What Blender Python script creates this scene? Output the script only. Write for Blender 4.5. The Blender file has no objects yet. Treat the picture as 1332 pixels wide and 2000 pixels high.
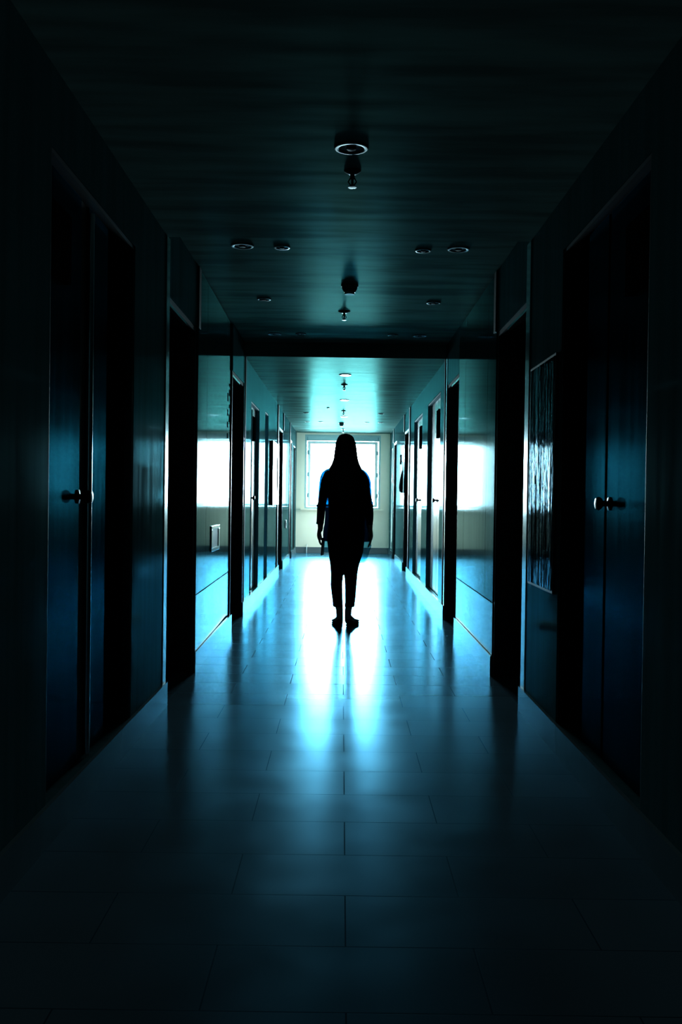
import bpy, bmesh, math, random
from mathutils import Vector, Matrix
random.seed(7)
S = bpy.context.scene
C = S.collection
PI = math.pi

# ------------------------------------------------------------------ materials
def nt(name):
    m = bpy.data.materials.new(name); m.use_nodes = True
    t = m.node_tree; b = t.nodes['Principled BSDF']
    return m, t, b

def mat(name, col, rough=0.5, metal=0.0, vary=0.0, stretch=(1, 1, 1), scale=6.0, bump=0.0,
        spec=0.5, rvary=0.0, tint=None, coat=0.0, coat_rough=0.05):
    m, t, b = nt(name)
    b.inputs['Base Color'].default_value = (*col, 1)
    b.inputs['Roughness'].default_value = rough
    b.inputs['Metallic'].default_value = metal
    b.inputs['Specular IOR Level'].default_value = spec
    if tint: b.inputs['Specular Tint'].default_value = (*tint, 1)
    b.inputs['Coat Weight'].default_value = coat
    b.inputs['Coat Roughness'].default_value = coat_rough
    tc = t.nodes.new('ShaderNodeTexCoord'); mp = t.nodes.new('ShaderNodeMapping')
    mp.inputs['Scale'].default_value = stretch
    t.links.new(tc.outputs['Object'], mp.inputs['Vector'])
    n = t.nodes.new('ShaderNodeTexNoise'); n.inputs['Scale'].default_value = scale
    n.inputs['Detail'].default_value = 6
    t.links.new(mp.outputs['Vector'], n.inputs['Vector'])
    if vary:
        r = t.nodes.new('ShaderNodeValToRGB')
        r.color_ramp.elements[0].position = 0.35; r.color_ramp.elements[1].position = 0.65
        r.color_ramp.elements[0].color = (*[c * (1 - vary) for c in col], 1)
        r.color_ramp.elements[1].color = (*[min(1, c * (1 + vary)) for c in col], 1)
        t.links.new(n.outputs['Fac'], r.inputs['Fac']); t.links.new(r.outputs['Color'], b.inputs['Base Color'])
    if rvary:
        mr = t.nodes.new('ShaderNodeMapRange')
        mr.inputs['From Min'].default_value = 0.3; mr.inputs['From Max'].default_value = 0.7
        mr.inputs['To Min'].default_value = max(0.01, rough - rvary); mr.inputs['To Max'].default_value = rough + rvary
        t.links.new(n.outputs['Fac'], mr.inputs['Value']); t.links.new(mr.outputs['Result'], b.inputs['Roughness'])
    if bump:
        bp = t.nodes.new('ShaderNodeBump'); bp.inputs['Strength'].default_value = bump
        bp.inputs['Distance'].default_value = 0.01
        t.links.new(n.outputs['Fac'], bp.inputs['Height']); t.links.new(bp.outputs['Normal'], b.inputs['Normal'])
    return m

def satin(name, diff, gloss, rough, ior=1.5, vary=0.0, stretch=(1, 1, 1), scale=4.0, bump=0.0, rvary=0.0):
    """diffuse paint under a coloured satin finish, weighted by fresnel"""
    m, t, b = nt(name); t.nodes.remove(b)
    tc = t.nodes.new('ShaderNodeTexCoord'); mp = t.nodes.new('ShaderNodeMapping')
    mp.inputs['Scale'].default_value = stretch
    t.links.new(tc.outputs['Object'], mp.inputs['Vector'])
    n = t.nodes.new('ShaderNodeTexNoise'); n.inputs['Scale'].default_value = scale; n.inputs['Detail'].default_value = 5
    t.links.new(mp.outputs['Vector'], n.inputs['Vector'])
    d = t.nodes.new('ShaderNodeBsdfDiffuse'); g = t.nodes.new('ShaderNodeBsdfAnisotropic'); g.distribution = 'MULTI_GGX'
    g.inputs['Roughness'].default_value = rough
    for sh, c in ((d, diff), (g, gloss)):
        r = t.nodes.new('ShaderNodeValToRGB')
        r.color_ramp.elements[0].position = 0.36; r.color_ramp.elements[1].position = 0.64
        r.color_ramp.elements[0].color = (*[x * (1 - vary) for x in c], 1)
        r.color_ramp.elements[1].color = (*[min(1, x * (1 + vary)) for x in c], 1)
        t.links.new(n.outputs['Fac'], r.inputs['Fac']); t.links.new(r.outputs['Color'], sh.inputs['Color'])
    if rvary:
        mr = t.nodes.new('ShaderNodeMapRange')
        mr.inputs['From Min'].default_value = 0.32; mr.inputs['From Max'].default_value = 0.68
        mr.inputs['To Min'].default_value = rough - rvary; mr.inputs['To Max'].default_value = rough + rvary
        t.links.new(n.outputs['Fac'], mr.inputs['Value']); t.links.new(mr.outputs['Result'], g.inputs['Roughness'])
    fr = t.nodes.new('ShaderNodeFresnel'); fr.inputs['IOR'].default_value = ior
    x = t.nodes.new('ShaderNodeMixShader')
    t.links.new(fr.outputs[0], x.inputs[0]); t.links.new(d.outputs[0], x.inputs[1]); t.links.new(g.outputs[0], x.inputs[2])
    if bump:
        bp = t.nodes.new('ShaderNodeBump'); bp.inputs['Strength'].default_value = bump; bp.inputs['Distance'].default_value = 0.01
        t.links.new(n.outputs['Fac'], bp.inputs['Height'])
        t.links.new(bp.outputs['Normal'], d.inputs['Normal']); t.links.new(bp.outputs['Normal'], g.inputs['Normal'])
    t.links.new(x.outputs[0], t.nodes['Material Output'].inputs['Surface'])
    return m

def floor_material():
    m, t, b = nt('floor_tiles')
    tc = t.nodes.new('ShaderNodeTexCoord'); mp = t.nodes.new('ShaderNodeMapping')
    mp.inputs['Location'].default_value = (0.277, -3.22 + 0.3, 0)
    t.links.new(tc.outputs['Object'], mp.inputs['Vector'])
    br = t.nodes.new('ShaderNodeTexBrick')
    br.offset = 0.5; br.offset_frequency = 2
    br.inputs['Scale'].default_value = 1.0
    br.inputs['Brick Width'].default_value = 0.6; br.inputs['Row Height'].default_value = 0.3
    br.inputs['Mortar Size'].default_value = 0.0022; br.inputs['Mortar Smooth'].default_value = 0.2
    br.inputs['Color1'].default_value = (0.085, 0.12, 0.135, 1)
    br.inputs['Color2'].default_value = (0.10, 0.14, 0.155, 1)
    br.inputs['Mortar'].default_value = (0.005, 0.015, 0.02, 1)
    t.links.new(mp.outputs['Vector'], br.inputs['Vector'])
    n = t.nodes.new('ShaderNodeTexNoise'); n.inputs['Scale'].default_value = 3.5; n.inputs['Detail'].default_value = 8
    t.links.new(tc.outputs['Object'], n.inputs['Vector'])
    mr = t.nodes.new('ShaderNodeMapRange')
    mr.inputs['From Min'].default_value = 0.3; mr.inputs['From Max'].default_value = 0.7
    mr.inputs['To Min'].default_value = FLOOR_R[0]; mr.inputs['To Max'].default_value = FLOOR_R[1]
    t.links.new(n.outputs['Fac'], mr.inputs['Value'])
    mx = t.nodes.new('ShaderNodeMath'); mx.operation = 'MULTIPLY_ADD'
    mx.inputs[1].default_value = 0.35
    t.links.new(br.outputs['Fac'], mx.inputs[0]); t.links.new(mr.outputs['Result'], mx.inputs[2])
    d = t.nodes.new('ShaderNodeBsdfDiffuse'); g = t.nodes.new('ShaderNodeBsdfAnisotropic'); g.distribution = 'MULTI_GGX'
    t.nodes.remove(b)
    t.links.new(mx.outputs[0], g.inputs['Roughness']); t.links.new(br.outputs['Color'], d.inputs['Color'])
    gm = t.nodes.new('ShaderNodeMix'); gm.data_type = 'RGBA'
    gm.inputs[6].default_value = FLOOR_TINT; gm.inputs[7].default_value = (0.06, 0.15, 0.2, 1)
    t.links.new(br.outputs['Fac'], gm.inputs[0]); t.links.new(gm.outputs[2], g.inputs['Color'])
    fr = t.nodes.new('ShaderNodeFresnel'); fr.inputs['IOR'].default_value = 1.62
    x = t.nodes.new('ShaderNodeMixShader')
    t.links.new(fr.outputs[0], x.inputs[0]); t.links.new(d.outputs[0], x.inputs[1]); t.links.new(g.outputs[0], x.inputs[2])
    inv = t.nodes.new('ShaderNodeMath'); inv.operation = 'SUBTRACT'; inv.inputs[0].default_value = 1.0
    t.links.new(br.outputs['Fac'], inv.inputs[1])
    n2 = t.nodes.new('ShaderNodeTexNoise'); n2.inputs['Scale'].default_value = 9; n2.inputs['Detail'].default_value = 3
    t.links.new(tc.outputs['Object'], n2.inputs['Vector'])
    ad = t.nodes.new('ShaderNodeMath'); ad.operation = 'MULTIPLY_ADD'; ad.inputs[1].default_value = 0.10
    t.links.new(n2.outputs['Fac'], ad.inputs[0]); t.links.new(inv.outputs[0], ad.inputs[2])
    bp = t.nodes.new('ShaderNodeBump'); bp.inputs['Strength'].default_value = 0.06; bp.inputs['Distance'].default_value = 0.004
    t.links.new(ad.outputs[0], bp.inputs['Height'])
    t.links.new(bp.outputs['Normal'], g.inputs['Normal'])
    t.links.new(x.outputs[0], t.nodes['Material Output'].inputs['Surface'])
    return m

def sheer_material(name, mix, tint, trl):
    """thin chiffon: dark cloth, a little translucent, part of the light passing straight through"""
    m, t, b = nt(name)
    b.inputs['Base Color'].default_value = (0.006, 0.012, 0.024, 1)
    b.inputs['Roughness'].default_value = 0.85
    b.inputs['Specular IOR Level'].default_value = 0.05
    tl = t.nodes.new('ShaderNodeBsdfTranslucent'); tl.inputs['Color'].default_value = (*trl, 1)
    tr = t.nodes.new('ShaderNodeBsdfTransparent'); tr.inputs['Color'].default_value = (*tint, 1)
    a = t.nodes.new('ShaderNodeMixShader'); a.inputs[0].default_value = 0.4
    t.links.new(b.outputs[0], a.inputs[1]); t.links.new(tl.outputs[0], a.inputs[2])
    c = t.nodes.new('ShaderNodeMixShader'); c.inputs[0].default_value = mix
    t.links.new(a.outputs[0], c.inputs[1]); t.links.new(tr.outputs[0], c.inputs[2])
    t.links.new(c.outputs[0], t.nodes['Material Output'].inputs['Surface'])
    return m

def glass_material(name='window_glass', tint=(0.95, 0.97, 0.97)):
    m, t, b = nt(name)
    t.nodes.remove(b)
    tr = t.nodes.new('ShaderNodeBsdfTransparent'); tr.inputs['Color'].default_value = (*tint, 1)
    gl = t.nodes.new('ShaderNodeBsdfGlossy'); gl.inputs['Roughness'].default_value = 0.02
    fr = t.nodes.new('ShaderNodeFresnel'); fr.inputs['IOR'].default_value = 1.5
    x = t.nodes.new('ShaderNodeMixShader')
    t.links.new(fr.outputs[0], x.inputs[0]); t.links.new(tr.outputs[0], x.inputs[1]); t.links.new(gl.outputs[0], x.inputs[2])
    t.links.new(x.outputs[0], t.nodes['Material Output'].inputs['Surface'])
    return m

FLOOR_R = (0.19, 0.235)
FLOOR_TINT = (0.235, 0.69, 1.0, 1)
M = {}
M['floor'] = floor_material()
M['ceiling'] = satin('ceiling_paint', (0.14, 0.22, 0.20), (0.027, 0.076, 0.069), 0.28, 1.22, vary=0.26, stretch=(0.5, 3.0, 1), scale=2.6, bump=0.03, rvary=0.06)
M['wall'] = satin('wall_laminate', (0.05, 0.125, 0.13), (0.09, 0.18, 0.20), 0.085, 1.35, vary=0.10, stretch=(5, 5, 0.35), scale=3, bump=0.012, rvary=0.02)
M['endwall'] = mat('cream_wall_paint', (0.90, 0.76, 0.62), 0.7, vary=0.03, scale=2.0, spec=0.2)
M['base'] = satin('skirting_tile', (0.11, 0.15, 0.155), (0.75, 0.88, 0.95), 0.17, 1.5, vary=0.06, scale=5)
M['endbase'] = mat('end_skirting', (0.10, 0.11, 0.12), 0.4)
M['sheet'] = satin('polished_panel', (0.015, 0.03, 0.032), (0.25, 0.34, 0.345), 0.08, 4.0, vary=0.06, stretch=(3, 3, 0.25), scale=4, bump=0.012)
M['tile'] = satin('polished_lower_tile', (0.03, 0.05, 0.055), (0.46, 0.54, 0.56), 0.13, 4.0, vary=0.05, scale=3, bump=0.01)
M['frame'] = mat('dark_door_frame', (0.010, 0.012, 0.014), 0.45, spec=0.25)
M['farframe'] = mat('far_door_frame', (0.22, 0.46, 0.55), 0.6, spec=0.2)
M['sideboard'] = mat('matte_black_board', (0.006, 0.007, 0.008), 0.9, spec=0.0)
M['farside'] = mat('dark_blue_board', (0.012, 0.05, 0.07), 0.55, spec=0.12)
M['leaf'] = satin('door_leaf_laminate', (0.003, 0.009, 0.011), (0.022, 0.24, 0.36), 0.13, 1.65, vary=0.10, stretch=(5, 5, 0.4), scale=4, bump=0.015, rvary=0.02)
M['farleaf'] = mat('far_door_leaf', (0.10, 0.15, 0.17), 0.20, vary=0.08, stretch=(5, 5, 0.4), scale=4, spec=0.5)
M['paleleaf'] = mat('pale_door_leaf', (0.55, 0.66, 0.62), 0.4, spec=0.4)
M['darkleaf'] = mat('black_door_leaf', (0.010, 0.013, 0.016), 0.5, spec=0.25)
M['chrome'] = mat('chrome_strip', (0.72, 0.76, 0.80), 0.16, metal=1.0)
M['knobm'] = mat('dark_metal_knob', (0.06, 0.06, 0.065), 0.3, metal=1.0)
M['black'] = mat('black_batten', (0.006, 0.007, 0.008), 0.6, spec=0.2)
M['plate'] = mat('black_plate', (0.005, 0.006, 0.007), 0.9, spec=0.0)
M['platemark'] = mat('grey_plate_marks', (0.05, 0.055, 0.055), 0.6)
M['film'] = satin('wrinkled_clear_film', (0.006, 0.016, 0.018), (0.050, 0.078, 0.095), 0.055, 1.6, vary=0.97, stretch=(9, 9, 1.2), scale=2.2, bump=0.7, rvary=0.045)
M['board'] = mat('board_backing', (0.02, 0.025, 0.028), 0.5)
M['whiteboard'] = mat('white_glossy_board', (0.72, 0.78, 0.80), 0.12, spec=0.6)
M['white'] = mat('white_plastic', (0.70, 0.74, 0.74), 0.35)
M['alu'] = mat('window_aluminium', (0.40, 0.55, 0.56), 0.4, metal=0.2)
M['alu_white'] = mat('white_window_frame', (0.80, 0.84, 0.84), 0.4)
M['gasket'] = mat('dark_window_gasket', (0.14, 0.26, 0.28), 0.6)
M['glass'] = glass_material()
M['tinted'] = glass_material('tinted_door_glass', (0.50, 0.49, 0.47))  # panes of the added glazing; tint sets how much daylight enters
M['ring'] = mat('light_ring_metal', (0.10, 0.13, 0.13), 0.42, metal=0.7, spec=0.3)
M['well'] = mat('black_light_well', (0.004, 0.005, 0.005), 0.6, spec=0.15)
M['cover'] = mat('glass_light_cover', (0.55, 0.62, 0.62), 0.05, spec=0.9)
M['brass'] = mat('sprinkler_metal', (0.07, 0.09, 0.09), 0.42, metal=0.8)
M['detector'] = mat('detector_plastic', (0.06, 0.08, 0.08), 0.25, spec=0.5)
M['skin'] = mat('skin', (0.42, 0.24, 0.17), 0.5, vary=0.06, scale=20)
M['hair'] = mat('dark_hair', (0.006, 0.006, 0.009), 0.45, stretch=(60, 60, 2), scale=3, bump=0.3, spec=0.35)
M['trousers'] = mat('black_trousers', (0.006, 0.007, 0.010), 0.85, vary=0.2, scale=60, bump=0.1, spec=0.15)
M['shoe'] = mat('black_shoe', (0.006, 0.006, 0.007), 0.5, spec=0.25)
M['sole'] = mat('dark_sole', (0.012, 0.012, 0.012), 0.8, spec=0.1)
M['shirt'] = sheer_material('dense_navy_chiffon', 0.13, (0.03, 0.30, 0.55), (0.004, 0.012, 0.03))
M['tail'] = sheer_material('sheer_navy_chiffon', 0.82, (0.40, 0.70, 0.80), (0.02, 0.05, 0.08))
M['phone'] = mat('black_phone', (0.006, 0.006, 0.007), 0.3)
M['eyewhite'] = mat('eye_white', (0.7, 0.7, 0.68), 0.2)
M['iris'] = mat('dark_iris', (0.02, 0.012, 0.008), 0.2)
M['lip'] = mat('lips', (0.35, 0.12, 0.10), 0.45)
M['bag'] = mat('dark_bag_cloth', (0.010, 0.013, 0.022), 0.8, spec=0.2)

# ------------------------------------------------------------------ mesh helpers
def box(bm, x0, x1, y0, y1, z0, z1, bevel=0.0):
    x0, x1 = sorted((x0, x1)); y0, y1 = sorted((y0, y1)); z0, z1 = sorted((z0, z1))
    vs = [bm.verts.new((x, y, z)) for x in (x0, x1) for y in (y0, y1) for z in (z0, z1)]
    idx = [(0, 1, 3, 2), (4, 6, 7, 5), (0, 4, 5, 1), (2, 3, 7, 6), (0, 2, 6, 4), (1, 5, 7, 3)]
    fs = [bm.faces.new([vs[i] for i in f]) for f in idx]
    if bevel:
        es = list({e for f in fs for e in f.edges})
        bmesh.ops.bevel(bm, geom=es, offset=bevel, segments=2, affect='EDGES', profile=0.7)

def lathe(bm, prof, n=32, axis='Z', origin=(0, 0, 0)):
    """prof: list of (r, h); closed end caps where r == 0"""
    o = Vector(origin); rings = []
    def pt(r, h, a):
        c, s = r * math.cos(a), r * math.sin(a)
        p = {'Z': (c, s, h), 'X': (h, c, s), 'Y': (c, h, s)}[axis]
        return o + Vector(p)
    for r, h in prof:
        if r < 1e-6: rings.append([bm.verts.new(pt(0, h, 0))])
        else: rings.append([bm.verts.new(pt(r, h, 2 * PI * k / n)) for k in range(n)])
    for a, b in zip(rings, rings[1:]):
        for k in range(n):
            k2 = (k + 1) % n
            if len(a) == 1 and len(b) == 1: continue
            if len(a) == 1: bm.faces.new((a[0], b[k], b[k2]))
            elif len(b) == 1: bm.faces.new((a[k], a[k2], b[0]))
            else: bm.faces.new((a[k], a[k2], b[k2], b[k]))

def loft(bm, rings, caps=True, closed=True):
    vr = [[bm.verts.new(p) for p in r] for r in rings]
    n = len(vr[0])
    for a, b in zip(vr, vr[1:]):
        for k in range(n if closed else n - 1):
            k2 = (k + 1) % n
            bm.faces.new((a[k], a[k2], b[k2], b[k]))
    if caps:
        bm.faces.new(vr[0]); bm.faces.new(vr[-1])
    return vr

def ellipse(c, rx, ry, n=28, z=None, p=2.0):
    out = []
    for k in range(n):
        a = 2 * PI * k / n
        ca, sa = math.cos(a), math.sin(a)
        x = math.copysign(abs(ca) ** (2 / p), ca) * rx; y = math.copysign(abs(sa) ** (2 / p), sa) * ry
        out.append(Vector((c[0] + x, c[1] + y, c[2])))
    return out

def tube(bm, pts, radii, n=14, flat=1.0, up=None, ends=True):
    """tapered tube along points, rounded ends; flat scales the second cross axis"""
    pts = [Vector(p) for p in pts]
    rings = []
    m = len(pts)
    prev = None
    for i, p in enumerate(pts):
        d = (pts[min(i + 1, m - 1)] - pts[max(i - 1, 0)]).normalized()
        ref = Vector(up) if up else (Vector((0, 1, 0)) if abs(d.y) < 0.9 else Vector((1, 0, 0)))
        u = d.cross(ref).normalized(); v = u.cross(d).normalized()
        r = radii[i]
        ru, rv = (r if isinstance(r, tuple) else (r, r * flat))
        ring = [p + u * ru * math.cos(2 * PI * k / n) + v * rv * math.sin(2 * PI * k / n) for k in range(n)]
        if ends and i == 0:
            for f, g in ((0.95, 0.35), (0.7, 0.75)):
                pass
            rings.append([p - d * ru * 0.85 + (q - p) * 0.35 for q in ring])
            rings.append([p - d * ru * 0.55 + (q - p) * 0.8 for q in ring])
        rings.append(ring)
        if ends and i == m - 1:
            rings.append([p + d * ru * 0.55 + (q - p) * 0.8 for q in ring])
            rings.append([p + d * ru * 0.85 + (q - p) * 0.35 for q in ring])
    loft(bm, rings)

def ball(bm, c, rx, ry, rz, n=24, m=16):
    prof = []
    vs = []
    rings = []
    c = Vector(c)
    top = bm.verts.new(c + Vector((0, 0, rz))); bot = bm.verts.new(c - Vector((0, 0, rz)))
    for i in range(1, m):
        t = PI * i / m
        rings.append([bm.verts.new(c + Vector((rx * math.sin(t) * math.cos(2 * PI * k / n), ry * math.sin(t) * math.sin(2 * PI * k / n), rz * math.cos(t)))) for k in range(n)])
    for k in range(n):
        k2 = (k + 1) % n
        bm.faces.new((top, rings[0][k], rings[0][k2])); bm.faces.new((bot, rings[-1][k2], rings[-1][k]))
    for a, b in zip(rings, rings[1:]):
        for k in range(n):
            k2 = (k + 1) % n
            bm.faces.new((a[k], b[k], b[k2], a[k2]))

def obj(name, bm, m, parent=None, smooth=None, loc=None):
    bmesh.ops.recalc_face_normals(bm, faces=bm.faces)
    me = bpy.data.meshes.new(name); bm.to_mesh(me); bm.free()
    if m: me.materials.append(M[m])
    o = bpy.data.objects.new(name, me); C.objects.link(o)
    if parent: o.parent = parent
    if loc: o.location = loc
    if smooth is not None:
        for p in me.polygons: p.use_smooth = True
        if smooth < 180:
            me.set_sharp_from_angle(angle=math.radians(smooth))
    return o

def tag(o, label, cat, group=None):
    o['label'] = label; o['category'] = cat
    if group: o['group'] = group
    return o

def empty(name, loc, label=None, cat=None, group=None, structure=False):
    o = bpy.data.objects.new(name, None); C.objects.link(o); o.location = loc
    o.empty_display_size = 0.1
    if label: o['label'] = label
    if cat: o['category'] = cat
    if group: o['group'] = group
    if structure: o['kind'] = 'structure'
    return o

def struct(name, bm, m, label=None, smooth=None):
    o = obj(name, bm, m, smooth=smooth); o['kind'] = 'structure'
    if label: o['label'] = label
    return o

# ------------------------------------------------------------------ layout (metres, camera at x=0 y=0)
XL, XR = -0.875, 0.915
YB, YE = -2.5, 19.1
CN, CM, CF = 2.33, 2.425, 2.305         # near / middle / far ceiling heights
Y1, Y2 = 4.93, 8.87
T = 0.45

# floor
bm = bmesh.new(); box(bm, XL - T, XR + T, YB, YE + 0.3, -0.2, 0.0)
struct('floor', bm, 'floor', 'polished rectangular floor tiles running down the corridor')
# ceiling, with the raised middle bay
for ya, yb, zc, lab in ((YB, Y1, CN, 'dark near ceiling overhead'), (Y1, Y2, CM, 'raised middle ceiling bay'), (Y2, YE + 0.3, CF, 'lower bright far ceiling beyond the beam')):
    bm = bmesh.new(); box(bm, XL - T, XR + T, ya, yb, zc, 2.75)
    struct('ceiling', bm, 'ceiling', lab)

def ceil_at(y):
    return CN if y < Y1 else (CM if y < Y2 else CF)

# recesses: (y0, y1, top, depth, has_sill)
REC = {-1: [(2.97, 4.17, 2.09, 0.06, True), (4.985, 5.94, 2.055, 0.34, False), (7.90, 8.81, 2.055, 0.34, False),
            (9.52, 10.50, 1.975, 0.06, True), (11.26, 11.77, 2.03, 0.14, True), (13.80, 14.73, 2.04, 0.34, False),
            (16.67, 17.35, 2.04, 0.34, False), (17.92, 18.66, 2.0, 0.10, True)],
       1: [(3.00, 4.19, 2.105, 0.06, True), (5.00, 5.95, 2.055, 0.34, False), (7.88, 8.76, 2.055, 0.34, False),
           (9.34, 10.72, 2.07, 0.06, True), (11.43, 12.73, 2.05, 0.06, True), (13.78, 14.70, 2.04, 0.34, False),
           (16.77, 17.69, 2.04, 0.34, False), (18.05, 18.85, 2.0, T, True)]}
PANEL_SPAN = {-1: (5.94, 7.90), 1: (5.95, 7.88)}
SILL = 0.12

def build_wall(side, name):
    X = XL if side < 0 else XR
    bm = bmesh.new()
    def seg(y0, y1, z0, z1, inset=0.0):
        box(bm, X + side * inset, X + side * T, y0, y1, z0, z1)
    cuts = sorted(REC[side])
    y = YB
    pieces = []
    for (a, b, top, d, sill) in cuts:
        if a > y: pieces.append((y, a))
        y = b
    pieces.append((y, YE))
    for a, b in pieces:
        ps = PANEL_SPAN[side]
        inset = 0.035 if abs(a - ps[0]) < 0.02 else 0.0
        brk = [a] + [v for v in (Y1, Y2) if a < v < b] + [b]
        for p, q in zip(brk, brk[1:]):
            seg(p, q, 0, ceil_at((p + q) / 2), inset)
    for (a, b, top, d, sill) in cuts:
        seg(a, b, top, ceil_at((a + b) / 2))
        if d < T: seg(a, b, SILL if sill else 0, top, d)
        if sill: seg(a, b, 0, SILL)
    return struct(name, bm, 'wall')
build_wall(-1, 'wall_left')['label'] = 'left corridor wall in dull laminate with recessed doors'
build_wall(1, 'wall_right')['label'] = 'right corridor wall in dull laminate with recessed doors'

bm = bmesh.new(); box(bm, XL - T, XR + T, YB - 0.2, YB, 0, 2.75)
struct('wall_back', bm, 'wall')

# end wall with window hole
WX0, WX1, WZ0, WZ1 = -0.715, 0.735, 0.855, 2.272
bm = bmesh.new()
box(bm, XL - T, WX0, YE, YE + 0.22, 0, 2.75); box(bm, WX1, XR + T, YE, YE + 0.22, 0, 2.75)
box(bm, WX0, WX1, YE, YE + 0.22, 0, WZ0); box(bm, WX0, WX1, YE, YE + 0.22, WZ1, 2.75)
struct('wall_end', bm, 'endwall', 'cream painted end wall around the bright window')

# baseboards
def baseboard(side, name):
    X = XL if side < 0 else XR
    bm = bmesh.new(); y = YB
    for (a, b, top, d, sill) in sorted(REC[side]):
        if sill: continue
        box(bm, X, X - side * 0.014, y, a - (0.0), 0, SILL); y = b
    box(bm, X, X - side * 0.014, y, YE, 0, SILL)
    return struct(name, bm, 'base')
baseboard(-1, 'baseboard_left'); baseboard(1, 'baseboard_right')
bm = bmesh.new(); box(bm, XL + 0.014, XR - 0.014, YE - 0.014, YE, 0, 0.115, 0.003)
struct('baseboard_end', bm, 'endbase', 'dark baseboard under the end window')

# ------------------------------------------------------------------ window
w = empty('window_1', (0, YE, 0), 'bright casement window filling the end of the corridor', None, structure=True)
def wbox(name, m, parent, *a, bev=0.003):
    bm = bmesh.new(); box(bm, *a, bev); return obj(name, bm, m, parent)
bm = bmesh.new()
box(bm, WX0, WX0 + 0.035, 0.0, 0.10, WZ0, WZ1, 0.002); box(bm, WX1 - 0.035, WX1, 0.0, 0.10, WZ0, WZ1, 0.002)
box(bm, WX0 + 0.035, WX1 - 0.035, 0.0, 0.10, WZ1 - 0.035, WZ1, 0.002); box(bm, WX0 + 0.035, WX1 - 0.035, 0.0, 0.10, WZ0, WZ0 + 0.03, 0.002)
fr = obj('frame', bm, 'alu', w)
bm = bmesh.new()                      # deep aluminium head rail
box(bm, WX0 + 0.035, WX1 - 0.035, 0.03, 0.12, WZ1 - 0.115, WZ1 - 0.035, 0.003)
obj('head_rail', bm, 'alu', w)
for i, x in enumerate((WX0 + 0.040, WX1 - 0.040)):
    s = 1 if i == 0 else -1
    bm = bmesh.new(); box(bm, x, x + s * 0.012, 0.015, 0.09, WZ0 + 0.03, WZ1 - 0.04); obj('gasket', bm, 'gasket', w)
xm = -0.075
for i in range(2):
    a, b = (WX0 + 0.054, xm) if i == 0 else (xm, WX1 - 0.054)
    z0, z1 = WZ0 + 0.035, WZ1 - 0.12
    bm = bmesh.new()
    wa, wb = (0.055, 0.034) if i == 0 else (0.034, 0.055)
    box(bm, a, a + wa, 0.04, 0.09, z0, z1, 0.003); box(bm, b - wb, b, 0.04, 0.09, z0, z1, 0.003)
    box(bm, a + wa, b - wb, 0.04, 0.09, z0, z0 + 0.05, 0.003); box(bm, a + wa, b - wb, 0.04, 0.09, z1 - 0.055, z1, 0.003)
    sh = obj('sash', bm, 'alu_white', w)
    bm = bmesh.new(); box(bm, a + wa - 0.005, b - wb + 0.005, 0.06, 0.066, z0 + 0.045, z1 - 0.05); obj('pane', bm, 'glass', sh)
    hx = a + 0.012 if i == 0 else b - 0.012
    for hz in (z0 + 0.22, z0 + 0.62, z1 - 0.22):
        bm = bmesh.new(); box(bm, hx - 0.012, hx + 0.012, 0.02, 0.045, hz - 0.04, hz + 0.04, 0.003); obj('hinge', bm, 'gasket', sh)
bm = bmesh.new(); box(bm, WX1 - 0.03, WX1 - 0.008, -0.03, 0.004, 1.42, 1.52, 0.004); obj('latch', bm, 'white', w)
bm = bmesh.new(); box(bm, WX0 - 0.07, WX1 + 0.06, -0.07, 0.0, WZ0 - 0.03, WZ0, 0.004)
obj('sill', bm, 'endwall', w)

# ------------------------------------------------------------------ doors
def knob(parent, side, y, z, u):
    bm = bmesh.new()
    lathe(bm, [(0, 0), (0.024, 0), (0.024, 0.005), (0.010, 0.008), (0.010, 0.024), (0.020, 0.031), (0.024, 0.040), (0.019, 0.050), (0.0, 0.053)], 24, 'X')
    for v in bm.verts: v.co.x = side * (u - v.co.x); v.co.y += y; v.co.z += z
    return obj('knob', bm, 'knobm', parent, smooth=40)

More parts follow.
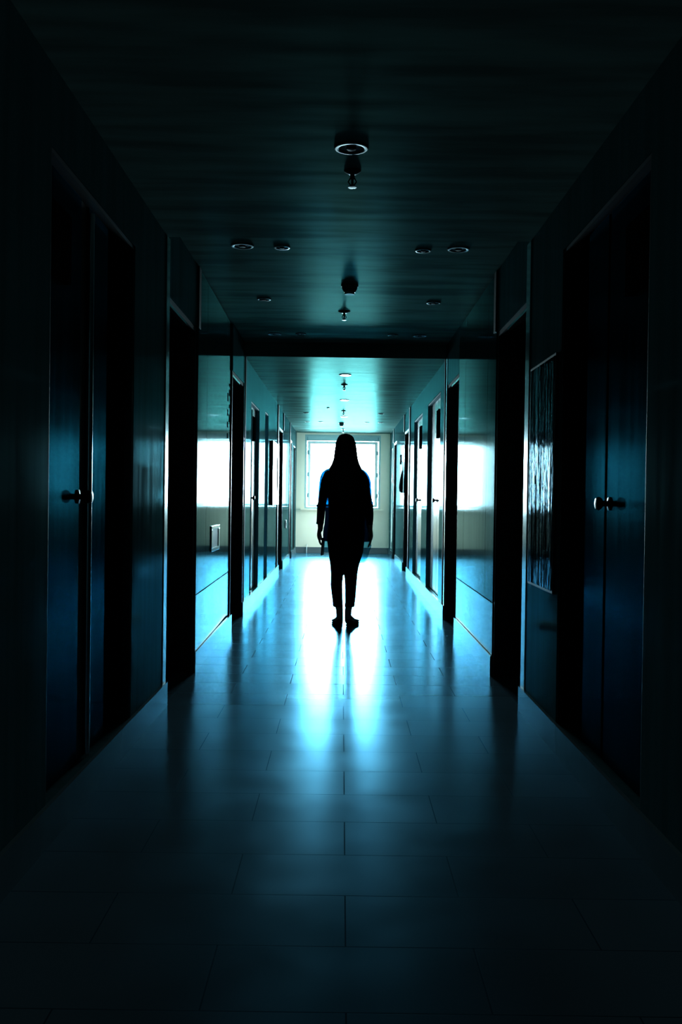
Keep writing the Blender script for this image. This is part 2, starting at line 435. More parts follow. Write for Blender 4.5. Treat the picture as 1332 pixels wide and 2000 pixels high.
ndoor = [0]
def door(side, rec, kind, leafm='leaf', split=None, label=None, plate=None, frame='frame', knob_y=None, gap=0.006, side_from=None, sidem='sideboard'):
    a, b, top, d, sill = rec
    X = XL if side < 0 else XR
    ndoor[0] += 1
    z0 = SILL if sill else 0.0
    r = empty('door_%d' % ndoor[0], (X, a, z0), label, None, structure=True)
    L = b - a; H = top - z0
    ft = 0.016 if d < 0.2 else 0.03
    u0 = 0.004
    bm = bmesh.new()       # frame lining: two jambs and a head
    e = 0.002
    box(bm, side * u0, side * (d - e), e, ft, 0, H - e); box(bm, side * u0, side * (d - e), L - ft, L - e, 0, H - e)
    box(bm, side * u0, side * (d - e), ft, L - ft, H - ft, H - e)
    obj('frame', bm, frame, r)
    lt = min(0.03, d * 0.45)
    far = L - ft - 0.003
    if side_from is not None:      # added dark board across the far end of the opening
        bm = bmesh.new(); box(bm, side * (d - lt), side * (d - e), side_from - a, far, 0.006, H - ft - 0.004, 0.002)
        obj('side_board', bm, sidem, r)
        far = side_from - a - 0.004
    spans = [(ft + 0.003, far)] if split is None else [(ft + 0.003, split - a - gap / 2), (split - a + gap / 2, far)]
    leaves = []
    for (p, q) in spans:
        bm = bmesh.new(); box(bm, side * (d - lt), side * (d - e), p, q, 0.006, H - ft - 0.004, 0.002)
        leaves.append(obj('leaf', bm, leafm, r))
    if split is not None and gap > 0.03:
        bm = bmesh.new(); box(bm, side * (d - lt * 0.8), side * (d - e), split - a - gap / 2 + 0.002, split - a + gap / 2 - 0.002, 0.006, H - ft - 0.004)
        obj('centre_post', bm, 'black', r)
    if knob_y is not None:
        knob(leaves[0], side, knob_y - a, 1.045 - z0, d - lt)
    if plate:
        py0, py1, pz0, pz1 = plate
        bm = bmesh.new(); box(bm, side * (d - lt - 0.022), side * (d - lt), py0 - a, py1 - a, pz0 - z0, pz1 - z0, 0.003)
        pl = obj('number_plate', bm, 'plate', leaves[0])
    return r, leaves

dl = []
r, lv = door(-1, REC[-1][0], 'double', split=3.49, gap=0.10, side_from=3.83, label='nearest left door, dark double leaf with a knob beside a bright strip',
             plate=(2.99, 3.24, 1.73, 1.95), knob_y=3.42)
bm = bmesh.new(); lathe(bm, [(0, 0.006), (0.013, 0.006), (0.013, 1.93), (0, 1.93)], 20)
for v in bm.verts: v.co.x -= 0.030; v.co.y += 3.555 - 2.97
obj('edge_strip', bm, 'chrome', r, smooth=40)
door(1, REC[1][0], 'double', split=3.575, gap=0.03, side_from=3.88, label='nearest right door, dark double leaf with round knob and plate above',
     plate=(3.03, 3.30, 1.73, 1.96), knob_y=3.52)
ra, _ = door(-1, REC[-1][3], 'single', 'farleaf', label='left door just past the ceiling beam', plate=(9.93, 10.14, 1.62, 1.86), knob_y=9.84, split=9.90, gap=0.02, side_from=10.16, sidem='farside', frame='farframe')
bm = bmesh.new(); lathe(bm, [(0, 0.006), (0.007, 0.006), (0.007, 1.80), (0, 1.80)], 20)  # chrome rod added to give this door its bright strip
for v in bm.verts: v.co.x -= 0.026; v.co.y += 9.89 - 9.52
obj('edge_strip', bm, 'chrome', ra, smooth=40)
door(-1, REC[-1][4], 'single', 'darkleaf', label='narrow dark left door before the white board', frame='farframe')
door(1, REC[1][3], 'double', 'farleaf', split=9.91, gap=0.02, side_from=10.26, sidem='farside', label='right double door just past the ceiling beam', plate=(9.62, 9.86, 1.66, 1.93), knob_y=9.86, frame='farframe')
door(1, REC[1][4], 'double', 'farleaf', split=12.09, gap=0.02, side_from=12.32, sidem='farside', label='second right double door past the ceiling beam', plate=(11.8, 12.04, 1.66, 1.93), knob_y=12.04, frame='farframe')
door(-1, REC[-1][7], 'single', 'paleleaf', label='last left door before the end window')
# side door next to the end wall; glazing added so daylight brightens that wall
ga, gb, gt = REC[1][7][:3]
ndoor[0] += 1
gd = empty('door_%d' % ndoor[0], (XR, ga, SILL), None, None, structure=True)
GL, GH = gb - ga, gt - SILL
bm = bmesh.new()
box(bm, 0.02, 0.10, 0.002, 0.03, 0.002, GH - 0.002); box(bm, 0.02, 0.10, GL - 0.03, GL - 0.002, 0.002, GH - 0.002)
box(bm, 0.02, 0.10, 0.03, GL - 0.03, GH - 0.03, GH - 0.002); box(bm, 0.02, 0.10, 0.03, GL - 0.03, 0.002, 0.03)
obj('frame', bm, 'alu_white', gd)
bm = bmesh.new()
box(bm, 0.03, 0.07, 0.032, 0.09, 0.032, GH - 0.032); box(bm, 0.03, 0.07, GL - 0.09, GL - 0.032, 0.032, GH - 0.032)
box(bm, 0.03, 0.07, 0.09, GL - 0.09, GH - 0.10, GH - 0.032); box(bm, 0.03, 0.07, 0.09, GL - 0.09, 0.032, 0.12); box(bm, 0.03, 0.07, 0.09, GL - 0.09, 0.86, 0.92)
gl_ = obj('leaf', bm, 'paleleaf', gd)
bm = bmesh.new(); box(bm, 0.047, 0.053, 0.088, GL - 0.088, 0.918, GH - 0.098); obj('pane', bm, 'tinted', gl_)
bm = bmesh.new(); box(bm, 0.047, 0.053, 0.088, GL - 0.088, 0.118, 0.862); obj('pane', bm, 'tinted', gl_)
LB = ['black doorway on the left before the shiny panel', 'black doorway on the left beyond the shiny panel',
      'distant dark doorway on the left after the white board', 'farthest dark doorway on the left']
RB = ['black doorway on the right before the shiny panel', 'black doorway on the right beyond the shiny panel',
      'distant dark doorway on the right after the double doors', 'farthest dark doorway on the right']
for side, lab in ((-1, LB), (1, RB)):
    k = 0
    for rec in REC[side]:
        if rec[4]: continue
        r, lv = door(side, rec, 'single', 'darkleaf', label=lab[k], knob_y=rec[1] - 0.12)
        # chrome strip standing in for the lit soffit edge
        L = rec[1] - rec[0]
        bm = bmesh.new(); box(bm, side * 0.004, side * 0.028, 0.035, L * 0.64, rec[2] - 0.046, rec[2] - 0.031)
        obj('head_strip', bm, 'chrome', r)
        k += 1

# ------------------------------------------------------------------ trims: chrome edges and dark battens
nt_ = [0]
def trim(side, y0, y1, z0, z1, m, out=0.005, label=None):
    X = XL if side < 0 else XR
    nt_[0] += 1
    bm = bmesh.new(); box(bm, X, X - side * out, y0, y1, z0, z1, 0.0015)
    struct('trim_%d' % nt_[0], bm, m, label)
trim(-1, 4.90, 4.985, SILL, CN, 'chrome', 0.004, 'bright metal edge strip before the first black doorway on the left')
trim(1, 4.90, 5.00, SILL, CN, 'chrome', 0.004, 'bright metal edge strip before the first black doorway on the right')
trim(-1, 8.812, 8.862, SILL, CF, 'chrome', 0.004); trim(1, 8.762, 8.862, SILL, CF, 'chrome', 0.004)
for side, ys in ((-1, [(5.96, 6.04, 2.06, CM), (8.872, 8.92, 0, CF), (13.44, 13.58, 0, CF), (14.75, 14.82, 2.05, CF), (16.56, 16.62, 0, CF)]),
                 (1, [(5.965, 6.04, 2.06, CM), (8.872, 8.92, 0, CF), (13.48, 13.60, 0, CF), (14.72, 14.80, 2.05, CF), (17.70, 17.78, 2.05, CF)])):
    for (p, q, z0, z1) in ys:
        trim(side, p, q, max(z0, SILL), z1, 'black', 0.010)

# ------------------------------------------------------------------ shiny wall panels in the middle bay
def wall_panel(side, label, xnear, xfar, sheets, tiles, zsplit):
    y0, y1 = PANEL_SPAN[side]
    X = XL if side < 0 else XR
    r = empty('wall_panel', (X, y0, 0), label, 'wall panel', 'shiny wall panels')
    def bx(name, m, a, b, z0, z1, g=0.004):
        a += g; b -= g; z0 += g; z1 -= g
        bm = bmesh.new()
        f = lambda y: (xnear + (xfar - xnear) * (y - y0) / (y1 - y0)) - X
        box(bm, 0, 1, a - y0, b - y0, z0, z1)
        for v in bm.verts:
            front = f(v.co.y + y0)
            back = side * 0.034
            v.co.x = front if v.co.x < 0.5 else back
        return obj(name, bm, m, r)
    z = SILL
    e = 0.004
    ss = []
    for a, b in zip(sheets, sheets[1:]): ss.append(bx('upper_sheet', 'sheet', a, b, zsplit, CM - 0.004))
    for a, b in zip(tiles, tiles[1:]): bx('lower_tile', 'tile', a, b, z, zsplit)
    return r, ss
pl, ls = wall_panel(-1, 'shiny wall panel on the left reflecting the window, with a framed plate', -0.866, -0.888, [5.95, 6.39, 7.59, 7.895], [5.95, 6.81, 7.895], 0.462)
pr, rs = wall_panel(1, 'shiny wall panel on the right reflecting the window, without any plate', 0.912, 0.915, [5.96, 6.30, 7.45, 7.875], [5.96, 7.0, 7.875], 0.438)
# lettering on the far strip of the left panel, foreshortened past reading
bm = bmesh.new()
def lx(y): return -0.866 + (-0.022) * (y - 5.94) / 1.96 - XL
def zz(py, y): return 1.05 - (py - 974 + 3.0) / 1944 * y
for ycol, rows in ((7.665, [(768, 784), (800, 805), (806, 812), (824, 835), (846, 857)]), (7.775, [(750, 756), (762, 774), (791, 797), (810, 825)])):
    for (p, q) in rows:
        yy = ycol - 5.94
        box(bm, lx(ycol) + 0.0005, lx(ycol) + 0.0015, yy - 0.028, yy + 0.028, zz(p, ycol), zz(q, ycol))
obj('lettering', bm, 'plate', ls[2])

# framed plate on the left panel
px = -0.8745
r = tag(empty('wall_plate', (px, 6.67, 0.68)), 'small framed plate on the left shiny panel beside the dark doorway', 'wall plate')
bm = bmesh.new()
for a in ((0, 0.43, 0, 0.024), (0, 0.43, 0.15, 0.174), (0, 0.045, 0.024, 0.15), (0.385, 0.43, 0.024, 0.15)):
    box(bm, -0.003, 0.0075, a[0], a[1], a[2], a[3], 0.0015)
obj('frame', bm, 'chrome', r)
bm = bmesh.new(); box(bm, -0.002, 0.003, 0.045, 0.385, 0.024, 0.15); obj('plate_face', bm, 'ring', r)

# ------------------------------------------------------------------ boards, switches
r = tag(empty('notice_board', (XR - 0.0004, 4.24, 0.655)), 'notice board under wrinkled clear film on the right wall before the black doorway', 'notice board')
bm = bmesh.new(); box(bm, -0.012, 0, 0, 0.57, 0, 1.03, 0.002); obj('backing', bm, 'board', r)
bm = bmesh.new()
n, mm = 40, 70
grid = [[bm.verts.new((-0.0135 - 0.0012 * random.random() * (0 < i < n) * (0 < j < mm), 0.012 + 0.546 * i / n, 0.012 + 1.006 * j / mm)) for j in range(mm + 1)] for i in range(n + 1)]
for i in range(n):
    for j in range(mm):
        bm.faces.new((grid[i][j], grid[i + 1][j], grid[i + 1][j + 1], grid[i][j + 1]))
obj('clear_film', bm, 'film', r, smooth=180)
r = tag(empty('notice_board', (XL, 12.14, 0.96)), 'white-faced board in a dark frame on the left wall past the doors', 'notice board')
bm = bmesh.new(); box(bm, 0, 0.033, 0, 0.03, 0, 0.79); box(bm, 0, 0.033, 1.16, 1.19, 0, 0.79); box(bm, 0, 0.033, 0.03, 1.16, 0, 0.03); box(bm, 0, 0.033, 0.03, 1.16, 0.76, 0.79)
obj('frame', bm, 'frame', r)
bm = bmesh.new(); box(bm, 0, 0.028, 0.03, 1.16, 0.03, 0.76); obj('board_face', bm, 'whiteboard', r)
bm = bmesh.new(); box(bm, 0.028, 0.031, 0.78, 0.98, 0.18, 0.62); obj('dark_strip', bm, 'plate', r)

def small_plate(name, side, y, z, wy, hz, m, label, cat, d=0.012, group=None):
    X = XL if side < 0 else XR
    r = tag(empty(name, (X, y, z)), label, cat, group)
    bm = bmesh.new(); box(bm, 0, -side * d, -wy / 2, wy / 2, -hz / 2, hz / 2, 0.003); obj('cover', bm, m, r)
    bm = bmesh.new(); box(bm, -side * d, -side * (d + 0.006), -wy / 5, wy / 5, -hz / 5, hz / 5, 0.002); obj('rocker', bm, 'white' if m == 'white' else 'platemark', r)
    return r
small_plate('wall_sign', 1, 15.5, 1.67, 0.16, 0.15, 'plate', 'small black sign on the bright right wall between the two distant doorways', 'sign')
small_plate('light_switch', 1, 17.92, 1.42, 0.09, 0.13, 'ring', 'upper grey switch on the right wall by the end window', 'switch')
small_plate('wall_socket', -1, 15.6, 0.64, 0.16, 0.13, 'ring', 'grey socket low on the bright left wall between distant doorways', 'socket')
# bag hanging beside the distant right doorway
r = tag(empty('hanging_bag', (XR, 14.85, 1.15)), 'dark bag hanging on the right wall beside the distant doorway', 'bag')
bm = bmesh.new()
rings = []
for z, ry, rx in ((0.0, 0.05, 0.012), (0.02, 0.08, 0.028), (0.08, 0.09, 0.034), (0.18, 0.075, 0.028), (0.28, 0.05, 0.018), (0.33, 0.03, 0.010)):
    rings.append(ellipse((-rx - 0.001, 0, z), rx, ry, 20))
loft(bm, rings); obj('body', bm, 'bag', r, smooth=60)
bm = bmesh.new(); tube(bm, [(-0.008, -0.03, 0.31), (-0.009, -0.012, 0.42), (-0.010, 0, 0.455), (-0.009, 0.012, 0.42), (-0.008, 0.03, 0.31)], [0.005] * 5, 8); obj('strap', bm, 'bag', r, smooth=60)
bm = bmesh.new(); tube(bm, [(0.0, 0, 0.46), (-0.022, 0, 0.455), (-0.024, 0, 0.475)], [0.004] * 3, 8); obj('hook', bm, 'knobm', r, smooth=60)
# thin white cable stub at the foot of the end wall
bm = bmesh.new(); tube(bm, [(-0.660, YE - 0.03, 0.004), (-0.662, YE - 0.026, 0.06), (-0.658, YE - 0.02, 0.14), (-0.655, YE - 0.004, 0.16)], [0.006] * 4, 8)
tag(obj('cable', bm, 'white', smooth=60), 'short white cable standing up against the dark baseboard below the window', 'cable')

# ------------------------------------------------------------------ ceiling fittings
def downlight(x, y, rad, label, group, covered=False):
    z = ceil_at(y)
    r = tag(empty('ceiling_light', (x, y, z)), label, 'ceiling light', group)
    bm = bmesh.new()
    ri = 0.9 if covered else 0.70
    if covered: lathe(bm, [(rad * ri, 0.0), (rad, 0.0), (rad, -0.003), (rad * 0.95, -0.006), (rad * ri, -0.006), (rad * ri, 0.0)], 40)
    else: lathe(bm, [(rad * 0.70, 0.0), (rad, 0.0), (rad, -0.003), (rad * 0.94, -0.008), (rad * 0.80, -0.009), (rad * 0.70, -0.006), (rad * 0.70, 0.0)], 40)
    obj('ring', bm, 'ring', r, smooth=35)
    bm = bmesh.new()
    if covered:
        lathe(bm, [(0, -0.001), (rad * 0.895, -0.001), (rad * 0.895, -0.0075), (0, -0.0075)], 40)
        obj('cover', bm, 'cover', r, smooth=30)
    else:
        lathe(bm, [(0, -0.001), (rad * 0.695, -0.001), (rad * 0.695, -0.004), (0, -0.004)], 40)
        wl = obj('well', bm, 'well', r, smooth=30)
        bm = bmesh.new(); lathe(bm, [(0, -0.004), (rad * 0.30, -0.004), (rad * 0.26, -0.010), (0, -0.012)], 24)
        obj('bulb', bm, 'well', wl, smooth=40)
    return r

def sprinkler(x, y, label, s=1.0):
    z = ceil_at(y)
    r = tag(empty('sprinkler_head', (x, y, z + 0.001)), label, 'sprinkler', 'sprinkler heads along the ceiling')
    bm = bmesh.new(); lathe(bm, [(0, 0), (0.038 * s, 0), (0.036 * s, -0.005), (0.016 * s, -0.016), (0, -0.016)], 32); obj('collar', bm, 'brass', r, smooth=40)
    bm = bmesh.new(); lathe(bm, [(0, -0.014), (0.009, -0.014), (0.009, -0.034), (0.005, -0.038), (0.005, -0.064), (0, -0.064)], 16); obj('stem', bm, 'brass', r, smooth=40)
    bm = bmesh.new()
    for sgn in (-1, 1):
        tube(bm, [(sgn * 0.008, 0, -0.030), (sgn * 0.016, 0, -0.045), (sgn * 0.004, 0, -0.062)], [0.0028] * 3, 8)
    obj('yoke', bm, 'brass', r, smooth=60)
    bm = bmesh.new(); lathe(bm, [(0, -0.064), (0.017, -0.064), (0.017, -0.067), (0, -0.068)], 20); obj('deflector', bm, 'brass', r, smooth=40)
    return r

def detector(x, y, label, rad=0.05, h=0.055):
    z = ceil_at(y)
    r = tag(empty('smoke_detector', (x, y, z)), label, 'smoke detector', 'smoke detectors on the ceiling')
    bm = bmesh.new(); lathe(bm, [(0, 0), (rad, 0), (rad, -0.012), (rad * 0.93, -0.014), (0, -0.014)], 40); obj('base', bm, 'detector', r, smooth=40)
    bm = bmesh.new(); lathe(bm, [(0, -0.014), (rad * 0.9, -0.014), (rad * 0.86, -0.028), (rad * 0.62, -h * 0.8), (0, -h * 0.8)], 40); obj('body', bm, 'detector', r, smooth=40)
    bm = bmesh.new(); lathe(bm, [(0, -h * 0.8), (rad * 0.58, -h * 0.8), (rad * 0.58, -h), (0, -h)], 32); obj('lens', bm, 'cover', r, smooth=30)
    return r

g1 = 'round ceiling lights down the middle'
g2 = 'round ceiling lights of the middle bay'
g3 = 'small round ceiling lights at the far end'
downlight(0.018, 3.64, 0.063, 'large round ceiling light nearest, in the dark ceiling overhead', g1)
downlight(-0.56, 5.45, 0.063, 'larger round ceiling light on the left in the first row of four', g2)
downlight(-0.345, 5.47, 0.045, 'smaller round ceiling light left of centre in the first row of four', g2)
downlight(0.43, 5.50, 0.045, 'smaller round ceiling light right of centre in the first row of four', g2)
downlight(0.62, 5.46, 0.061, 'larger round ceiling light on the right with bright rim in the first row of four', g2)
downlight(-0.555, 6.90, 0.050, 'lone round ceiling light on the left between the detector and left wall', g2)
downlight(0.62, 6.95, 0.050, 'lone round ceiling light on the right between the detector and right wall', g2)
downlight(-0.58, 8.36, 0.058, 'leftmost round ceiling light in the row of four against the beam', g2)
downlight(-0.36, 8.34, 0.045, 'second round ceiling light from left in the row against the beam', g2)
downlight(0.41, 8.34, 0.045, 'third round ceiling light from left in the row against the beam', g2)
downlight(0.635, 8.36, 0.058, 'rightmost round ceiling light in the row of four against the beam', g2)
downlight(0.018, 10.1, 0.064, 'glass-covered round ceiling light shining white just past the beam', g1, True)
downlight(0.018, 12.65, 0.060, 'second glass-covered round ceiling light past the beam', g1, True)
downlight(0.018, 15.2, 0.060, 'third glass-covered round ceiling light past the beam, near the far detector', g1, True)
downlight(-0.54, 14.6, 0.045, 'small ceiling light on the left, nearer pair at the far end', g3)
downlight(0.56, 14.6, 0.045, 'small ceiling light on the right, nearer pair at the far end', g3)
downlight(-0.58, 16.3, 0.045, 'leftmost small ceiling light in the far row of four', g3)
downlight(-0.36, 16.3, 0.042, 'second small ceiling light from left in the far row of four', g3)
downlight(0.40, 16.3, 0.042, 'third small ceiling light from left in the far row of four', g3)
downlight(0.62, 16.3, 0.045, 'rightmost small ceiling light in the far row of four', g3)
sprinkler(0.025, 3.90, 'sprinkler head nearest, beside the large dark ceiling light', 0.9)
sprinkler(0.000, 7.32, 'sprinkler head hanging between the black detector and the beam', 1.2)
sprinkler(0.012, 10.95, 'sprinkler head between the two bright ceiling lights past the beam')
sprinkler(0.010, 14.2, 'sprinkler head between the second and third covered lights')
sprinkler(0.010, 17.9, 'farthest sprinkler head, over the person near the window')
detector(0.033, 6.42, 'black domed smoke detector casting a shadow on the middle ceiling', 0.056, 0.062)
detector(-0.020, 16.5, 'grey smoke detector far off above the head of the person', 0.045, 0.06)
bm = bmesh.new(); lathe(bm, [(0, 0), (0.020, 0), (0.020, -0.006), (0.012, -0.013), (0, -0.014)], 20)
tag(obj('ceiling_sensor', bm, 'white', smooth=40, loc=(-0.205, 13.75, CF)), 'tiny white sensor button on the far ceiling left of the covered lights', 'sensor')

# ------------------------------------------------------------------ the person (measured from the outline, metres)
PX, PY = 0.029, 8.23
K = 0.0009105
def X(x, y): return (x + 0.0135 * (y - 716) - 529.6) * K
def Z(y): return (1868 - y) * K
person = tag(empty('person', (PX, PY, 0)), 'person with long dark hair standing in silhouette in the middle of the corridor', 'person')

def remeshed(name, bm, m, voxel, parent, smooth_it=6):
    bmesh.ops.recalc_face_normals(bm, faces=bm.faces)
    me = bpy.data.meshes.new('tmp'); bm.to_mesh(me); bm.free()
    o = bpy.data.objects.new('tmp', me); C.objects.link(o)
    md = o.modifiers.new('r', 'REMESH'); md.mode = 'VOXEL'; md.voxel_size = voxel; md.use_smooth_shade = True
    sm = o.modifiers.new('s', 'SMOOTH'); sm.factor = 0.5; sm.iterations = smooth_it
    dg = bpy.context.evaluated_depsgraph_get()
    new = bpy.data.meshes.new_from_object(o.evaluated_get(dg))
    bpy.data.objects.remove(o)
    new.name = name
    new.materials.clear(); new.materials.append(M[m])
    for p in new.polygons: p.use_smooth = True
    r = bpy.data.objects.new(name, new); C.objects.link(r); r.parent = parent
    return r

# --- body: one continuous surface
bm = bmesh.new()
def ring(y, xl, xr, ry, cy=0.0, n=28, shrink=0.0):
    a, b = X(xl, y), X(xr, y)
    return ellipse(((a + b) / 2, cy, Z(y)), (b - a) / 2 - shrink, ry - shrink, n)
# torso (inside the shirt) with neck
torso = [(1180, 396, 664, 0.105, -0.005), (1120, 382, 690, 0.115, -0.012), (1040, 376, 700, 0.112, -0.012), (930, 378, 706, 0.098, 0.0),
         (830, 380, 704, 0.092, 0.005), (720, 372, 704, 0.100, 0.01), (620, 366, 704, 0.108, 0.012), (540, 360, 708, 0.100, 0.0),
         (490, 372, 696, 0.080, -0.006), (462, 410, 658, 0.062, -0.010), (442, 470, 598, 0.055, -0.008), (415, 480, 588, 0.052, 0.0), (370, 482, 586, 0.055, 0.012)]
loft(bm, [ring(*t) for t in torso])
# head with face
hx = X(533, 260)
ball(bm, (hx, 0.005, Z(232)), 0.074, 0.092, 0.100)
ball(bm, (hx, 0.030, Z(300)), 0.060, 0.068, 0.078)
ball(bm, (hx, 0.062, Z(352)), 0.030, 0.026, 0.026)       # chin
tube(bm, [(hx, 0.088, Z(262)), (hx, 0.101, Z(290)), (hx, 0.104, Z(303))], [0.008, 0.011, 0.014], 10)   # nose
for s in (-1, 1):
    ball(bm, (hx + s * 0.075, 0.002, Z(285)), 0.008, 0.018, 0.030, 12, 10)   # ears
    ball(bm, (hx + s * 0.034, 0.072, Z(300)), 0.020, 0.016, 0.018, 12, 10)   # cheeks
    tube(bm, [(hx + s * 0.016, 0.092, Z(258)), (hx + s * 0.048, 0.078, Z(257))], [0.007, 0.006], 8)      # brow
tube(bm, [(hx - 0.020, 0.088, Z(331)), (hx, 0.096, Z(329)), (hx + 0.020, 0.088, Z(331))], [0.004, 0.007, 0.004], 8)
tube(bm, [(hx - 0.017, 0.087, Z(338)), (hx, 0.094, Z(339)), (hx + 0.017, 0.087, Z(338))], [0.004, 0.007, 0.004], 8)
# arms
def arm(pts):   # (y, x, r, cy)
    tube(bm, [(X(x, y), cy, Z(y)) for (y, x, r, cy) in pts], [r for (_, _, r, _) in pts], 16)
arm([(505, 374, 0.036, -0.005), (560, 348, 0.034, -0.006), (680, 331, 0.033, -0.006), (790, 315, 0.033, 0.0), (870, 309, 0.032, 0.010), (950, 305, 0.025, 0.018), (1000, 304, 0.021, 0.022)])
arm([(505, 686, 0.036, -0.005), (560, 713, 0.034, -0.006), (680, 724, 0.033, -0.006), (790, 740, 0.033, 0.0), (870, 748, 0.032, 0.010), (950, 754, 0.025, 0.018), (1000, 755, 0.021, 0.022)])
# hands: palm facing the thigh, fingers relaxed and curled
def hand(s, wx, wy, grip):
    # s = -1 left, +1 right; palm normal points to the body (-s along x)
    W = Vector((X(wx, wy), 0.022, Z(wy)))
    def P(a, f, d): return W + Vector((s * a, f, -d))      # outward, forward, down
    # palm: flattened tube
    tube(bm, [P(0, 0, -0.01), P(0.007, 0.002, 0.02), P(0.011, 0.005, 0.048), P(0.006, 0.006, 0.076)],
         [(0.019, 0.023), (0.0165, 0.031), (0.015, 0.037), (0.013, 0.037)], 16, up=(0, 1, 0))
    lens = (0.062, 0.070, 0.066, 0.052)
    for k in range(4):
        f = 0.033 - k * 0.0195
        L = lens[k]; c = 0.55 + 0.10 * k if not grip else 0.95
        p0 = P(0.006, f, 0.066); p1 = P(0.004, f + 0.001, 0.074 + L * 0.30)
        a1 = 0.35 * c; a2 = 0.95 * c
        p2 = p1 + Vector((-s * math.sin(a1), 0.02, -math.cos(a1))) * L * 0.36
        p3 = p2 + Vector((-s * math.sin(a2), 0.03, -math.cos(a2))) * L * 0.30
        tube(bm, [p0, p1, p2, p3], [0.0092, 0.0090, 0.0082, 0.0070], 10)
    # thumb leaves the front side of the palm near its base
    tube(bm, [P(0.004, 0.020, 0.018), P(0.0, 0.040, 0.036), P(-0.006, 0.050, 0.060), P(-0.010, 0.050, 0.084)], [0.013, 0.0115, 0.010, 0.0085], 10)
hand(-1, 301, 1000, True)
hand(1, 757, 1000, False)
# legs, ankles and feet (inside trousers and shoes)
def leg(pts):
    tube(bm, [(X(x, y), cy, Z(y)) for (y, x, r, cy) in pts], [r for (_, _, r, _) in pts], 18)
leg([(1120, 462, 0.066, -0.005), (1230, 452, 0.058, 0.0), (1420, 453, 0.042, 0.006), (1520, 451, 0.044, -0.004), (1620, 458, 0.037, -0.004), (1720, 478, 0.0305, -0.004), (1775, 480, 0.029, 0.0), (1825, 479, 0.030, 0.0)])
leg([(1120, 600, 0.066, -0.005), (1230, 592, 0.058, 0.0), (1420, 582, 0.042, 0.006), (1520, 580, 0.044, -0.004), (1620, 574, 0.037, -0.004), (1720, 558, 0.0295, -0.004), (1775, 555, 0.028, 0.0), (1825, 557, 0.030, 0.0)])
FEET = ((479, -1, math.radians(9)), (558, 1, math.radians(17)))
def foot_ring(cx, s, ang, d, hw, z0, z1, n=20, lat=0.0):
    ca, sa = math.cos(ang), math.sin(ang)
    out = []
    for k in range(n):
        a = 2 * PI * k / n
        lx = math.cos(a) * hw + lat * s; h = z0 + (z1 - z0) * (0.5 + 0.5 * math.sin(a))
        out.append(Vector((cx + s * d * sa + lx * ca, -0.045 + d * ca - s * lx * sa, h)))
    return out
for fx, s, ang in FEET:
    cx = X(fx, 1860)
    loft(bm, [foot_ring(cx, s, ang, d, hw, 0.014, z1) for d, hw, z1 in ((0.004, 0.018, 0.045), (0.02, 0.026, 0.065), (0.055, 0.029, 0.085), (0.10, 0.032, 0.066), (0.15, 0.036, 0.046), (0.19, 0.033, 0.036), (0.215, 0.018, 0.028))])
body = remeshed('body', bm, 'skin', 0.0042, person, 5)

# --- eyes and lips
for s in (-1, 1):
    bm = bmesh.new(); ball(bm, (hx + s * 0.031, 0.0745, Z(272)), 0.0125, 0.0105, 0.0075, 16, 12); e = obj('eye', bm, 'eyewhite', person, smooth=180)
    bm = bmesh.new(); ball(bm, (hx + s * 0.031, 0.0825, Z(272)), 0.0052, 0.0032, 0.0052, 12, 8); obj('iris', bm, 'iris', e, smooth=180)

# --- hair
HT = [(126, 518, 546, 0.020, 0.000), (131, 496, 570, 0.050, -0.002), (142, 478, 590, 0.072, -0.004), (160, 464, 606, 0.088, -0.006), (200, 447, 622, 0.100, -0.012), (250, 438, 632, 0.102, -0.020),
      (300, 432, 637, 0.098, -0.030), (350, 426, 644, 0.092, -0.040), (400, 410, 657, 0.080, -0.052), (428, 394, 670, 0.072, -0.064), (444, 386, 678, 0.064, -0.072),
      (470, 398, 668, 0.055, -0.082), (540, 410, 655, 0.045, -0.098), (620, 425, 640, 0.038, -0.108), (690, 450, 615, 0.028, -0.108), (730, 480, 590, 0.016, -0.105)]
bm = bmesh.new()
rings = []
nh = 120
ph = [random.random() * 6.28 for _ in range(6)]
for i, (y, xl, xr, ry, cy) in enumerate(HT):
    a, b = X(xl, y), X(xr, y)
    rr = []
    f = min(1.0, i / 4)
    for k in range(nh):
        t = 2 * PI * k / nh
        w_ = 1 + f * (0.010 * math.sin(23 * t + ph[0] + 0.12 * i) + 0.008 * math.sin(37 * t + ph[1]) + 0.006 * math.sin(51 * t + ph[2] - 0.1 * i))
        rr.append(Vector(((a + b) / 2 + (b - a) / 2 * math.cos(t) * w_, cy + ry * math.sin(t) * w_, Z(y))))
    rings.append(rr)
loft(bm, rings)
obj('hair', bm, 'hair', person, smooth=70)

